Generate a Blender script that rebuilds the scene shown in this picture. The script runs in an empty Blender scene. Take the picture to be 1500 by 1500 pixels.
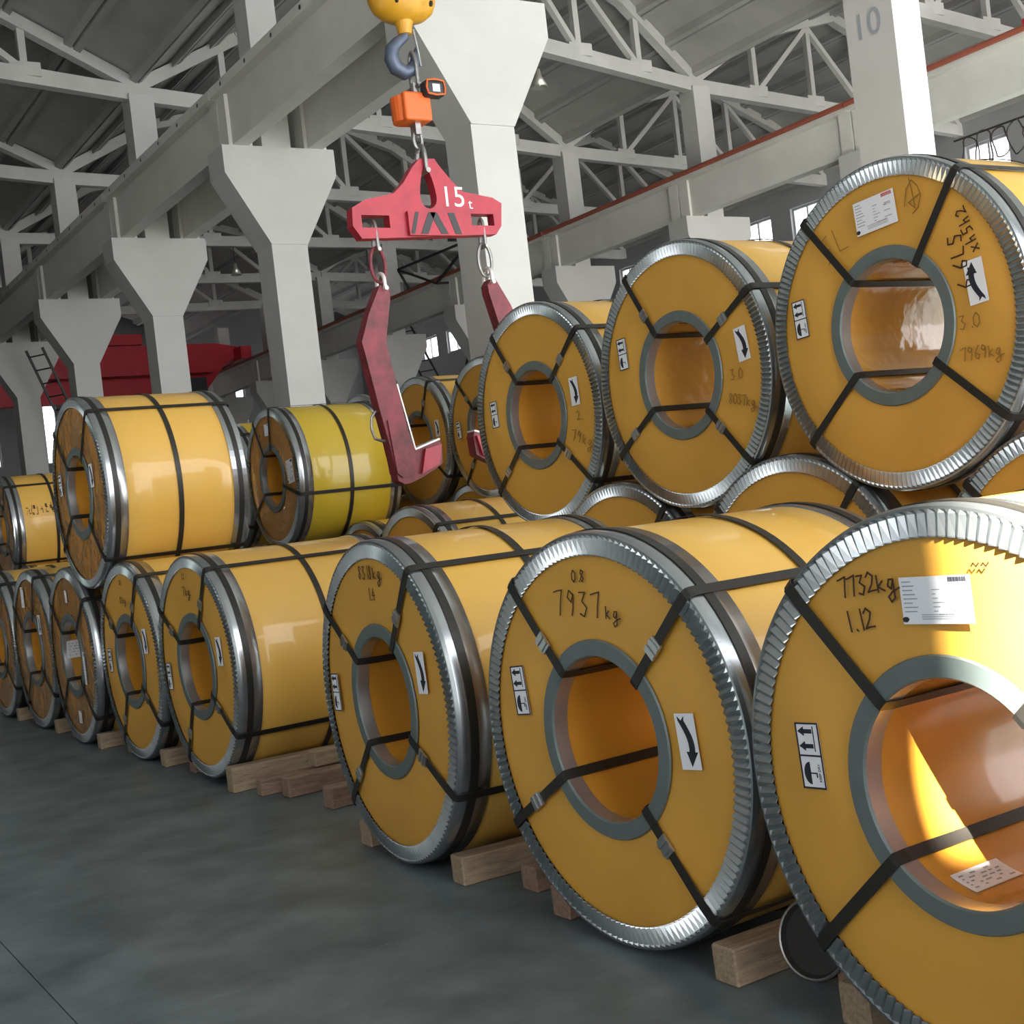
import bpy, math, random
from mathutils import Vector, Matrix
random.seed(7)
PI = math.pi
sc = bpy.context.scene
COL = sc.collection

# ---------------------------------------------------------------- camera
cd = bpy.data.cameras.new('camera'); cam = bpy.data.objects.new('camera', cd); COL.objects.link(cam)
cd.sensor_width = 36.0; cd.lens = 1934.0 / 1500.0 * 36.0
cd.clip_start = 0.05; cd.clip_end = 300
YAW, PITCH, ROLL = 1.00664, -0.00497, -0.11587
fw = Vector((math.cos(YAW) * math.cos(PITCH), math.sin(YAW) * math.cos(PITCH), math.sin(PITCH)))
rt = Vector((math.sin(YAW), -math.cos(YAW), 0)); up = rt.cross(fw)
r2 = math.cos(ROLL) * rt + math.sin(ROLL) * up
u2 = -math.sin(ROLL) * rt + math.cos(ROLL) * up
cam.matrix_world = Matrix(((r2.x, u2.x, -fw.x, 0), (r2.y, u2.y, -fw.y, 0), (r2.z, u2.z, -fw.z, 1.2986), (0, 0, 0, 1)))
sc.camera = cam

# ---------------------------------------------------------------- sky, sun, exposure
w = bpy.data.worlds.new('sky'); sc.world = w; w.use_nodes = True
bg = w.node_tree.nodes['Background']
bg.inputs[0].default_value = (0.97, 0.98, 1.0, 1); bg.inputs[1].default_value = 4.0
SUN = Vector((0.45, 0.75, -0.5)).normalized()
sd = bpy.data.lights.new('sun', 'SUN'); sd.energy = 90; sd.angle = math.radians(0.6); sd.color = (1, 0.95, 0.84)
so = bpy.data.objects.new('sun', sd); COL.objects.link(so); so.rotation_euler = SUN.to_track_quat('-Z', 'Y').to_euler()
so.location = (-8, -12, 12)
for px, py, pw, ph, pr in ((15.0, -6.95, 32.0, 10.0, 0), (-9.65, -4.3, 5.4, 7.3, -PI / 2)):          # portals in the front opening and the added side opening (they only guide sky sampling)
    pd = bpy.data.lights.new('sky_portal', 'AREA'); pd.shape = 'RECTANGLE'; pd.size = pw; pd.size_y = ph
    pd.cycles.is_portal = True
    po = bpy.data.objects.new('sky_portal', pd); COL.objects.link(po); po.location = (px, py, 5.0 if pr == 0 else 5.85); po.rotation_euler = (PI / 2, 0, pr)
sc.view_settings.view_transform = 'Standard'; sc.view_settings.look = 'None'
sc.view_settings.gamma = 1.0; sc.view_settings.use_curve_mapping = False
sc.view_settings.exposure = 0.36
sc.cycles.use_denoising = True
sc.cycles.max_bounces = 8; sc.cycles.diffuse_bounces = 4; sc.cycles.adaptive_threshold = 0.02

# ---------------------------------------------------------------- materials
def mat(name, col, rough=0.5, metal=0.0, noise=0.0, nscale=8.0, bump=0.0, bscale=20.0, spec=0.5, coat=0.0, stretch=None, col2=None, coords='Object'):
    m = bpy.data.materials.new(name); m.use_nodes = True; nt = m.node_tree; b = nt.nodes['Principled BSDF']
    b.inputs['Base Color'].default_value = (*col, 1); b.inputs['Roughness'].default_value = rough
    b.inputs['Metallic'].default_value = metal; b.inputs['Specular IOR Level'].default_value = spec
    b.inputs['Coat Weight'].default_value = coat; b.inputs['Coat Roughness'].default_value = 0.05
    tc = nt.nodes.new('ShaderNodeTexCoord'); src = tc.outputs[coords]
    if stretch:
        mp = nt.nodes.new('ShaderNodeMapping'); mp.inputs['Scale'].default_value = stretch
        nt.links.new(src, mp.inputs[0]); src = mp.outputs[0]
    if noise > 0:
        n = nt.nodes.new('ShaderNodeTexNoise'); n.inputs['Scale'].default_value = nscale; n.inputs['Detail'].default_value = 6
        n.inputs['Roughness'].default_value = 0.6
        nt.links.new(src, n.inputs['Vector'])
        rp = nt.nodes.new('ShaderNodeValToRGB'); rp.color_ramp.elements[0].position = 0.3; rp.color_ramp.elements[1].position = 0.72
        c2 = col2 if col2 else tuple(min(1, c * (1 + noise)) for c in col)
        rp.color_ramp.elements[0].color = (*[c * (1 - noise) for c in col], 1); rp.color_ramp.elements[1].color = (*c2, 1)
        nt.links.new(n.outputs['Fac'], rp.inputs[0]); nt.links.new(rp.outputs[0], b.inputs['Base Color'])
    if bump > 0:
        n2 = nt.nodes.new('ShaderNodeTexNoise'); n2.inputs['Scale'].default_value = bscale; n2.inputs['Detail'].default_value = 3
        nt.links.new(src, n2.inputs['Vector'])
        bp = nt.nodes.new('ShaderNodeBump'); bp.inputs['Strength'].default_value = bump; bp.inputs['Distance'].default_value = 0.02
        nt.links.new(n2.outputs['Fac'], bp.inputs['Height']); nt.links.new(bp.outputs[0], b.inputs['Normal'])
    return m

M = {}
M['face'] = mat('golden_face_wrap', (0.60, 0.315, 0.048), 0.42, noise=0.05, nscale=3, bump=0.10, bscale=5)
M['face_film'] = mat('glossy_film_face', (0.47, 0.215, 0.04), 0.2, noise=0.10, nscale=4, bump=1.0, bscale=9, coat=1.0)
M['wrap'] = mat('golden_body_wrap', (0.68, 0.395, 0.075), 0.40, noise=0.04, nscale=2, bump=0.10, bscale=4, coat=0.5)
M['wrap_lemon'] = mat('lemon_body_wrap', (0.60, 0.42, 0.030), 0.36, noise=0.04, nscale=2, bump=0.10, bscale=4, coat=0.5)
M['bore'] = mat('bore_wrap', (0.55, 0.25, 0.030), 0.26, noise=0.08, nscale=3, bump=0.12, bscale=6, coat=0.4)
M['bore_film'] = mat('bore_film', (0.52, 0.26, 0.05), 0.10, noise=0.08, nscale=3, bump=0.5, bscale=7, coat=0.8)
M['galv'] = mat('galvanised_rim', (0.40, 0.43, 0.44), 0.27, 0.9, noise=0.10, nscale=14)
M['band'] = mat('steel_band', (0.42, 0.44, 0.46), 0.24, 0.9, noise=0.10, nscale=5)
M['ring'] = mat('grey_inner_ring', (0.135, 0.165, 0.162), 0.45, 0.25, noise=0.08, nscale=20)
M['sleeve'] = mat('sleeve_steel', (0.55, 0.56, 0.57), 0.30, 0.85, noise=0.1, nscale=8)
M['strap'] = mat('dark_steel_strap', (0.022, 0.020, 0.017), 0.42, 0.2)
M['buckle'] = mat('bright_buckle', (0.45, 0.46, 0.46), 0.3, 0.9)
M['paper'] = mat('white_paper', (0.74, 0.76, 0.80), 0.6)
M['print'] = mat('black_print', (0.015, 0.015, 0.025), 0.6)
M['greyprint'] = mat('grey_print', (0.30, 0.32, 0.36), 0.6)
M['marker'] = mat('marker_ink', (0.05, 0.020, 0.006), 0.5)
M['faintmarker'] = mat('faded_marker_ink', (0.26, 0.13, 0.02), 0.5)
M['redprint'] = mat('red_print', (0.5, 0.04, 0.05), 0.6)
M['wood'] = mat('timber', (0.30, 0.225, 0.145), 0.8, noise=0.35, nscale=9, bump=0.3, bscale=30, stretch=(1, 8, 8))
M['wood_red'] = mat('reddish_timber', (0.25, 0.165, 0.115), 0.8, noise=0.35, nscale=9, bump=0.3, bscale=30, stretch=(1, 8, 8))
M['white_col'] = mat('whitewashed_concrete', (0.51, 0.50, 0.48), 0.85, noise=0.06, nscale=1.2, bump=0.1, bscale=12)
M['beam'] = mat('pale_concrete', (0.64, 0.63, 0.585), 0.85, noise=0.10, nscale=0.8, bump=0.1, bscale=10)
M['truss'] = mat('truss_concrete', (0.52, 0.51, 0.485), 0.85, noise=0.10, nscale=1.0)
M['slab'] = mat('roof_slab', (0.40, 0.39, 0.372), 0.9, noise=0.14, nscale=0.7)
M['wall'] = mat('painted_wall', (0.36, 0.36, 0.37), 0.9, noise=0.06, nscale=0.6)
M['floor'] = mat('worn_floor_paint', (0.082, 0.106, 0.118), 0.50, noise=0.28, nscale=3.0, bump=0.05, bscale=40, col2=(0.150, 0.182, 0.192))
M['joint'] = mat('floor_joint', (0.02, 0.02, 0.022), 0.8)
M['red'] = mat('red_paint', (0.37, 0.017, 0.036), 0.45, noise=0.18, nscale=7)
M['red_dull'] = mat('worn_red_paint', (0.145, 0.022, 0.030), 0.55, noise=0.35, nscale=9, col2=(0.25, 0.028, 0.042))
M['redcrane'] = mat('crane_red', (0.55, 0.014, 0.026), 0.5, noise=0.08, nscale=1)
M['black'] = mat('black_paint', (0.02, 0.02, 0.024), 0.5)
M['steel'] = mat('worn_steel', (0.30, 0.29, 0.28), 0.40, 0.8, noise=0.25, nscale=14)
M['hooksteel'] = mat('blue_grey_hook', (0.10, 0.12, 0.17), 0.45, 0.5, noise=0.15, nscale=12)
M['yellow'] = mat('hook_block_yellow', (0.55, 0.27, 0.015), 0.4, noise=0.12, nscale=9)
M['orange'] = mat('scale_orange', (0.70, 0.12, 0.015), 0.45)
M['pipe_red'] = mat('red_oxide_pipe', (0.32, 0.085, 0.05), 0.6)
M['rail'] = mat('dark_rail', (0.04, 0.035, 0.035), 0.5, 0.4)
M['white'] = mat('white_paint', (0.72, 0.72, 0.72), 0.6)
M['whiteedge'] = mat('bare_edge_steel', (0.68, 0.62, 0.60), 0.4, 0.3)
M['dark'] = mat('dark_rubber', (0.025, 0.022, 0.02), 0.7)
M['lampmetal'] = mat('lamp_spun_metal', (0.62, 0.60, 0.52), 0.3, 0.7)
M['frame'] = mat('window_frame_paint', (0.45, 0.46, 0.47), 0.6)
gm = bpy.data.materials.new('window_glass'); gm.use_nodes = True; nt = gm.node_tree; nt.nodes.clear()
o_ = nt.nodes.new('ShaderNodeOutputMaterial'); mx = nt.nodes.new('ShaderNodeMixShader'); tr = nt.nodes.new('ShaderNodeBsdfTransparent'); gl = nt.nodes.new('ShaderNodeBsdfGlossy')
gl.inputs['Roughness'].default_value = 0.05; mx.inputs[0].default_value = 0.08
nt.links.new(tr.outputs[0], mx.inputs[1]); nt.links.new(gl.outputs[0], mx.inputs[2]); nt.links.new(mx.outputs[0], o_.inputs[0]); M['glass'] = gm

# ---------------------------------------------------------------- mesh helpers
class MB:
    def __init__(s): s.v = []; s.f = []
    def add(s, vs, fs):
        n = len(s.v); s.v += [tuple(p) for p in vs]; s.f += [tuple(i + n for i in f) for f in fs]; return s
    def box(s, a, b):
        x0, y0, z0 = a; x1, y1, z1 = b
        return s.hexa([(x0, y0, z0), (x1, y0, z0), (x1, y1, z0), (x0, y1, z0)], [(x0, y0, z1), (x1, y0, z1), (x1, y1, z1), (x0, y1, z1)])
    def hexa(s, lo, hi):
        return s.add(list(lo) + list(hi), [(3, 2, 1, 0), (4, 5, 6, 7), (0, 1, 5, 4), (1, 2, 6, 5), (2, 3, 7, 6), (3, 0, 4, 7)])
    def bar(s, p, q, wx, wz, upv=(0, 0, 1)):
        p, q = Vector(p), Vector(q); d = (q - p).normalized(); u = Vector(upv)
        if abs(d.dot(u)) > 0.98: u = Vector((0, 1, 0))
        a = d.cross(u).normalized() * wx / 2; b = a.cross(d).normalized() * wz / 2
        return s.hexa([p - a - b, p + a - b, p + a + b, p - a + b], [q - a - b, q + a - b, q + a + b, q - a + b])
    def prism(s, poly, lift):
        n = len(poly); lo = [lift(a, b, 0) for a, b in poly]; hi = [lift(a, b, 1) for a, b in poly]
        return s.add(lo + hi, [tuple(range(n - 1, -1, -1)), tuple(range(n, 2 * n))] + [(i, (i + 1) % n, n + (i + 1) % n, n + i) for i in range(n)])
    def tube(s, pts, r, n=8, closed=False):
        pts = [Vector(p) for p in pts]; m = len(pts); rings = []; prev = None
        for i, p in enumerate(pts):
            a = pts[(i - 1) % m] if (closed or i > 0) else p; b = pts[(i + 1) % m] if (closed or i < m - 1) else p
            d = (b - a).normalized()
            if prev is None:
                u = Vector((0, 0, 1)) if abs(d.z) < 0.9 else Vector((0, 1, 0)); u = (u - d * u.dot(d)).normalized()
            else: u = (prev - d * prev.dot(d)).normalized()
            prev = u; vv = d.cross(u); rr = r[i] if isinstance(r, (list, tuple)) else r
            rings.append([p + (u * math.cos(2 * PI * k / n) + vv * math.sin(2 * PI * k / n)) * rr for k in range(n)])
        vs = [p for g in rings for p in g]; fs = []
        for i in range(m if closed else m - 1):
            j = (i + 1) % m
            fs += [(i * n + k, i * n + (k + 1) % n, j * n + (k + 1) % n, j * n + k) for k in range(n)]
        if not closed: fs += [tuple(range(n - 1, -1, -1)), tuple((m - 1) * n + k for k in range(n))]
        return s.add(vs, fs)
    def lathe(s, prof, n=64, cz=0.0, closed=False, phase=0.0, cap=False):      # profile of (x, r) round the x axis at height cz
        m = len(prof); vs = []
        for k in range(n):
            t = 2 * PI * k / n + phase
            vs += [(x, r * math.sin(t), cz + r * math.cos(t)) for x, r in prof]
        fs = []
        for k in range(n):
            k2 = (k + 1) % n
            for i in range(m if closed else m - 1):
                j = (i + 1) % m
                fs.append((k * m + i, k * m + j, k2 * m + j, k2 * m + i))
        return s.add(vs, fs)
    def lathez(s, prof, n=24, c=(0, 0)):                                     # profile of (r, z) round a vertical axis
        m = len(prof); vs = []
        for k in range(n):
            t = 2 * PI * k / n; vs += [(c[0] + r * math.cos(t), c[1] + r * math.sin(t), z) for r, z in prof]
        return s.add(vs, [(k * m + i, ((k + 1) % n) * m + i, ((k + 1) % n) * m + i + 1, k * m + i + 1) for k in range(n) for i in range(m - 1)])
    def mesh(s, name, m, smooth=False):
        me = bpy.data.meshes.new(name); me.from_pydata(s.v, [], s.f); me.materials.append(M[m] if isinstance(m, str) else m)
        if smooth: me.polygons.foreach_set('use_smooth', [True] * len(me.polygons))
        me.update(); return me
    def build(s, name, m, parent=None, smooth=False, loc=None):
        return put(name, s.mesh(name, m, smooth), parent, loc)
def put(name, me, parent=None, loc=None, rz=0):
    o = bpy.data.objects.new(name, me); COL.objects.link(o)
    if parent is not None: o.parent = parent
    if loc is not None: o.location = loc
    if rz: o.rotation_euler = (0, 0, rz)
    return o
def tag(o, label, cat, group=None):
    o['label'] = label; o['category'] = cat
    if group: o['group'] = group
    return o
def struct(o): o['kind'] = 'structure'; return o
def empty(name, loc, rz=0):
    o = bpy.data.objects.new(name, None); COL.objects.link(o); o.location = loc; o.rotation_euler = (0, 0, rz); o.empty_display_size = 0.1; return o
def sharp(o, deg=35):
    me = o.data; me.polygons.foreach_set('use_smooth', [True] * len(me.polygons))
    try: me.set_sharp_from_angle(angle=math.radians(deg))
    except Exception: pass
    return o
def textmesh(txt, size):
    c = bpy.data.curves.new('lettering', 'FONT'); c.body = txt; c.size = size; c.extrude = 0.0004; c.align_x = 'CENTER'; c.align_y = 'CENTER'
    t = bpy.data.objects.new('lettering', c); me = bpy.data.meshes.new_from_object(t)
    bpy.data.objects.remove(t); bpy.data.curves.remove(c); return me

# ================================================================ SETTING
XL, XR, XW = 8.5, 20.2, 31.0
LY = lambda k: 7.1 + 6.08 * k
RY = lambda k: 12.06 + 5.12 * k
HEEL = 10.05
KS = list(range(-2, 10))

# floor: worn painted slabs with open joints
fl = struct(MB().box((-12, -9, -0.20), (34, 68, -0.012)).build('floor', 'joint'))
xs = [-12, -7.2, -3.2, 0.81, 4.8, 8.8, 12.8, 16.8, 20.8, 24.8, 28.8, 34]; ys = [-9, -2.4, 3.72, 9.8, 15.9, 22, 34, 46, 58, 68]
for i in range(len(xs) - 1):
    for j in range(len(ys) - 1):
        MB().box((xs[i] + .0018, ys[j] + .0018, -0.10), (xs[i + 1] - .0018, ys[j + 1] - .0018, 0)).build('floor_slab', 'floor', fl)

# roofs: ribbed concrete panels on each bay
def roof_z(t):          # t 0..1 across the bay, in metres above the heel
    t = min(t, 1 - t)
    return 0.28 + (1.30 * t / 0.2 if t < 0.2 else 1.30 + 0.9 * (t - 0.2) / 0.3)
def roof(name, xa, ya, xb, yb, n):
    ce = struct(MB().box((min(xa, xb), -8, 13.3), (max(xa, xb), 68, 13.4)).build(name, 'slab'))
    P = lambda k, t, dz=0: Vector((xa + (xb - xa) * t, ya(k) + (yb(k) - ya(k)) * t, HEEL + roof_z(t) + dz))
    for k in KS[:-1]:
        for j in range(n):
            t0, t1 = (j + .02) / n, (j + .98) / n
            mb = MB()
            lo = [P(k, t0), P(k, t1), P(k + 1, t1), P(k + 1, t0)]
            mb.hexa([p + Vector((0, 0, .16)) for p in lo], [p + Vector((0, 0, .24)) for p in lo])
            d = .10 / n
            for ta, tb in ((t0, t0 + d), (t1 - d, t1)):
                r = [P(k, ta), P(k, tb), P(k + 1, tb), P(k + 1, ta)]
                mb.hexa(r, [p + Vector((0, 0, .2)) for p in r])
            mb.build('roof_panel', 'slab', ce)
YA = lambda k: LY(k) - 4.6
YW = lambda k: RY(k) + 1.4
roof('ceiling', XL, LY, -9.5, YA, 14)
roof('ceiling', XL, LY, XR, RY, 13)
roof('ceiling', XR, RY, XW, YW, 12)

# walls
struct(MB().box((-10.0, -1.6, 0), (-9.7, 62, 13.3)).box((-10.0, -7, 9.5), (-9.7, -1.6, 13.3)).box((-10.0, -7, 0), (-9.7, -1.6, 2.2)).build('wall_left', 'wall'))       # unseen tall side opening, added to brighten the right-hand coil faces
struct(MB().box((-9.7, 62, 0), (8.0, 62.3, 13.3)).build('wall_back', 'wall'))
SUNX = -3.27
struct(MB().box((-9.7, -7.3, 0), (SUNX, -7, 13.3)).box((SUNX, -7.3, 0), (-1, -7, 6.42)).box((SUNX, -7.3, 7.3), (-1, -7, 13.3)).box((-1, -7.3, 10), (31, -7, 13.3)).build('wall_front', 'wall'))  # unseen end wall, shaped to hold the sun to a patch and admit skylight
# far end wall beyond the second bay, with tall windows
wins_end = [(8.9, 10.2), (11.5, 12.7), (14.1, 15.3), (17.0, 19.0), (22.5, 24.5), (26, 28)]
mb = MB().box((8.0, 62, 0), (31, 62.3, 5.6)).box((8.0, 62, 8.7), (31, 62.3, 13.3)); x = 8.0
for a, b in wins_end + [(31, 31)]:
    if a > x: mb.box((x, 62, 5.6), (a, 62.3, 8.7))
    x = b
struct(mb.build('wall_far', 'wall'))
nw = 1
def window(name, corner, du, wd, z0, z1, panes):
    global nw
    o = struct(empty('window_%d' % nw, corner)); nw += 1
    dx, dy = du; nx, ny = -dy * .05, dx * .05
    mb = MB(); q = lambda s, z, e: (dx * s + nx * e, dy * s + ny * e, z - corner[2])
    def fr(s0, s1, za, zb): mb.hexa([q(s0, za, -1), q(s1, za, -1), q(s1, za, 1), q(s0, za, 1)], [q(s0, zb, -1), q(s1, zb, -1), q(s1, zb, 1), q(s0, zb, 1)])
    fr(0, .07, z0, z1); fr(wd - .07, wd, z0, z1); fr(.07, wd - .07, z0, z0 + .07); fr(.07, wd - .07, z1 - .07, z1)
    for i in range(1, panes): fr(wd * i / panes - .03, wd * i / panes + .03, z0 + .07, z1 - .07)
    mb.build('window_frame', 'frame', o)
    for i in range(panes):
        a = .07 if i == 0 else wd * i / panes + .03; b = wd - .07 if i == panes - 1 else wd * (i + 1) / panes - .03
        g = MB(); g.hexa([q(a, z0 + .07, -.1), q(b, z0 + .07, -.1), q(b, z0 + .07, .1), q(a, z0 + .07, .1)], [q(a, z1 - .07, -.1), q(b, z1 - .07, -.1), q(b, z1 - .07, .1), q(a, z1 - .07, .1)])
        g.build('pane', 'glass', o)
for a, b in wins_end: window('w', (a, 62.15, 5.6), (1, 0), b - a, 5.6, 8.7, 2)
# outer right wall with the band of windows under the eaves
WZ0, WZ1 = 8.64, 9.68
wy = [(14.4, 15.8), (16.8, 18.2), (20.0, 21.3), (22.2, 23.6), (29.1, 30.4), (31.3, 32.7), (38.5, 39.5), (40.3, 41.4), (42.6, 43.9), (51.4, 52.9), (53.8, 55.4), (56.5, 57.7), (59.4, 61.0)]
mb = MB().box((XW, -7, 0), (XW + .3, 62, WZ0)).box((XW, -7, WZ1), (XW + .3, 62, 13.3)); y = -7
for a, b in wy + [(62, 62)]:
    mb.box((XW, y, WZ0), (XW + .3, a, WZ1)); y = b
struct(mb.build('wall_right', 'wall'))
for a, b in wy: window('w', (XW + .15, a, WZ0), (0, 1), b - a, WZ0, WZ1, 2)

# columns
def column(x, y, label, lw=.30, ly=.30, tw=.93, zt=7.15, group=None, upper=True, low=.0, extra=None):
    o = empty('concrete_column', (x, y, 0)); tag(o, label, 'column', group)
    MB().box((-lw, -ly, low), (lw, ly, zt - 1.52)).build('shaft', 'white_col', o)
    if tw:
        MB().prism([(-lw, zt - 1.52), (lw, zt - 1.52), (tw, zt - .42), (tw, zt), (-tw, zt), (-tw, zt - .42)], lambda a, b, t: (a, -ly - .02 + t * (2 * ly + .04), b)).build('corbel', 'white_col', o)
    if upper: MB().box((-.24, -.24, zt), (.24, .24, HEEL + .05)).build('upper_shaft', 'white_col', o)
    return o
names = {0: 'white concrete column numbered 10 behind the topmost right coil', 1: 'tallest white column with wide bracket right behind the red lifting beam', 2: 'white bracketed column rising behind the lemon yellow coil',
         3: 'white bracketed column left of the lemon yellow coil', 4: 'white bracketed column at far left beside the dark ladder', 5: 'farthest left white column behind the ladder', 6: 'dim column beyond the ladder at the left edge', 7: 'last dim column of the left row', 8: 'end column of the left row near far wall'}
for k in range(0, 6):
    c = column(XL, LY(k), names[k], zt=7.25, **(dict(lw=.16, ly=.24) if k == 0 else {}))
    if k == 0:
        t = put('painted_number', textmesh('10', .30), c); t.data.materials.append(M['greyprint'])
        t.matrix_local = Matrix(((0, 0, -1, -.165), (-1, 0, 0, .02), (0, 1, 0, 4.75), (0, 0, 0, 1)))
rlab = ['right runway column just left of column 10', 'right runway column above the second top coil from the right', 'right runway column above the third top coil from the right', 'right runway column half hidden by the tallest white column',
        'right runway column just right of the left red hook', 'right runway column just left of the left red hook', 'right runway column behind the white column over the lemon yellow coil', 'right runway column right beside the red bridge crane', 'farthest right runway column behind the red bridge crane']
for k in range(1, 10): column(XR, RY(k), rlab[k - 1])

# crane runway beams
def runway(x, yk, k, label, group, red=False, zb=7.15):
    a, b = yk(k) + .02, yk(k + 1) - .02
    o = empty('crane_beam', (x, a, zb)); tag(o, label, 'beam', group); L = b - a
    MB().box((-.13, 0, 0), (.13, L, .78)).box((-.19, 0, -.0), (.19, .3, .78)).box((-.19, L - .3, 0), (.19, L, .78)).build('web', 'beam', o)
    MB().box((-.30, 0, .78), (.30, L, .93)).build('top_flange', 'beam', o)
    MB().box((-.05, 0, .93), (.05, L, 1.03)).build('rail', 'rail', o)
    if red: MB().tube([(-.34, 0, .90), (-.34, L, .90)], .055).build('pipe', 'pipe_red', o)
    for i in range(6):
        MB().lathe([(-.001, .0), (-.001, .035), (.0, .035)], 10, 0).build('bolt_hole', 'black', o, loc=(-.3025, L * (i + .5) / 6, .855)) if not red else None
ords = ['first', 'second', 'third', 'fourth', 'fifth', 'sixth', 'seventh', 'eighth', 'ninth', 'tenth']
for k in range(1, 6): runway(XL - .62, LY, k, 'pale crane beam on the left brackets, %s span left of the tallest white column' % ords[k - 1], 'left runway spans', zb=7.25)
for k in range(1, 6): runway(XL + .62, LY, k, 'inner crane beam behind the white columns, %s span left of the tallest one' % ords[k - 1], 'inner runway spans', zb=7.25)
for k in range(0, 9): runway(XR - .62, RY, k, 'right crane beam with red pipe, %s span from the right edge' % ords[k], 'right runway spans', True)

# roof trusses
def truss(A, B, label, n, group, half=None):
    A, B = Vector(A), Vector(B)
    o = empty('roof_truss', A); tag(o, label, 'truss', group)
    D = B - A; P = lambda t, z: D * t + Vector((0, 0, z))
    MB().bar(P(0, .10), P(1, .10), .22, .30).build('bottom_chord', 'truss', o)
    tops = [0.0, 0.2, 0.5, 0.8, 1.0]; tz = lambda t: roof_z(t) - .02
    for a, b in zip(tops[:-1], tops[1:]):
        MB().bar(P(a, tz(a)), P(b, tz(b)), .20, .24).build('top_chord', 'truss', o)
    nodes = [i / n for i in range(1, n)]
    for i, t in enumerate(nodes):
        MB().bar(P(t, .2), P(t, tz(t) - .1), .13, .13).build('post', 'truss', o)
        MB().box((-.28, -.12, -.09), (.28, .12, .16)).build('gusset', 'truss', o, loc=tuple(P(t, .18)))
        t2 = nodes[i + 1] if i + 1 < len(nodes) else None
        if t2 is not None:
            a, b = ((t, .2), (t2, tz(t2) - .1)) if t2 <= .5 else ((t, tz(t) - .1), (t2, .2))
            MB().bar(P(*a), P(*b), .12, .12).build('diagonal', 'truss', o)
near = ['nearest', 'second', 'third', 'fourth', 'fifth', 'sixth', 'seventh', 'eighth']
for i, k in enumerate(range(2, 6)): truss((XL, LY(k), HEEL), (-9.5, YA(k), HEEL), 'grey roof truss over the coil bay at upper left, %s from the viewer' % near[i], 8, 'trusses over the coil bay')
for i, k in enumerate(range(1, 8)): truss((XL, LY(k), HEEL), (XR, RY(k), HEEL), 'roof truss over the middle bay behind the white columns, %s from the viewer' % near[i], 6, 'trusses over the middle bay')
for i, k in enumerate(range(1, 8)): truss((XR, RY(k), HEEL), (XW, YW(k), HEEL), 'roof truss over the outer right bay above the red pipe, %s from the viewer' % near[i], 5, 'trusses over the outer bay')

# ================================================================ COILS
GL = {'0': [[(.5, 1), (.1, .7), (.1, .25), (.5, 0), (.9, .3), (.9, .75), (.5, 1)]], '1': [[(.45, 1), (.5, 0)]], '2': [[(.1, .8), (.4, 1), (.8, .8), (.6, .45), (.1, .05), (.5, .12), (1, .1)]],
      '3': [[(.1, .95), (.7, .95), (.35, .6), (.8, .35), (.5, 0), (.1, .1)]], '4': [[(.5, 1), (.1, .4), (.9, .4)], [(.6, .7), (.6, 0)]], '5': [[(.9, 1), (.25, .95), (.2, .55), (.7, .5), (.75, .15), (.15, 0)]],
      '6': [[(.75, 1), (.2, .5), (.2, .1), (.6, 0), (.8, .3), (.3, .45)]], '7': [[(0, .88), (.35, .93), (.85, 1), (.65, .5), (.5, 0)]], '8': [[(.8, .85), (.4, 1), (.2, .75), (.75, .3), (.5, 0), (.15, .2), (.55, .6), (.8, .85)]],
      '9': [[(.7, .85), (.35, 1), (.15, .7), (.5, .55), (.75, .85), (.65, .3), (.5, 0)]], '.': [[(.45, .08), (.55, .02)]], 'k': [[(.2, .8), (.15, 0)], [(.7, .5), (.2, .25), (.8, 0)]],
      'g': [[(.8, .5), (.4, .5), (.2, .2), (.5, .05), (.8, .45), (.7, -.4), (.3, -.55), (.1, -.3), (.6, -.1), (1.3, .05)]], 'H': [[(.1, .9), (.0, 0)], [(.0, .4), (.6, .5)], [(.6, 1), (.5, 0)]],
      'x': [[(.1, .6), (.8, 0)], [(.8, .6), (.1, 0)]], 'L': [[(.2, 1), (.1, .1), (.8, .0)]], 'h': [[(.2, 1), (.15, 0)], [(.15, .35), (.6, .5), (.7, 0)]], '~': [[(0, .4), (.3, .6), (.6, .35), (1, .6)]],
      'D': [[(-.2, .2), (.05, .75), (.45, 1), (.8, .75), (.95, .4), (.7, .05), (.3, -.1)], [(.3, 1.1), (.42, .6), (.5, .05), (.1, .3), (.9, .5)]], ' ': [], 'S': [[(.9, .9), (.3, 1), (.2, .65), (.8, .4), (.6, 0), (.1, .05)]], 't': [[(.4, .9), (.4, .1), (.7, 0)], [(.1, .6), (.8, .6)]], '-': [[(.1, .5), (.9, .55)]]}
def scribble(txt, h, wd=.0045, rot=0.0, adv=.78):       # hand-drawn strokes as thin ribbons lying on a coil face
    mb = MB(); cx = 0.0; segs = []
    for ch in txt:
        for st in GL.get(ch, []): segs.append([((cx + a * .62 * h), b * h + random.uniform(-.02, .02) * h) for a, b in st])
        cx += adv * h * (.5 if ch in '.1 ' else 1.0)
    ox, oz = cx / 2, h / 2; ca, sa = math.cos(rot), math.sin(rot)
    for st in segs:
        for (a, b), (c, d) in zip(st[:-1], st[1:]):
            l = math.hypot(c - a, d - b) or 1e-6; nx, nz = -(d - b) / l * wd / 2, (c - a) / l * wd / 2; ex, ez = (c - a) / l * wd * .3, (d - b) / l * wd * .3
            q = [(a - ex + nx, b - ez + nz), (a - ex - nx, b - ez - nz), (c + ex - nx, d + ez - nz), (c + ex + nx, d + ez + nz)]
            q = [((x - ox) * ca - (z - oz) * sa, (x - ox) * sa + (z - oz) * ca) for x, z in q]
            mb.hexa([(-.0012, -x, z) for x, z in q], [(0, -x, z) for x, z in q])
    return mb
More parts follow.
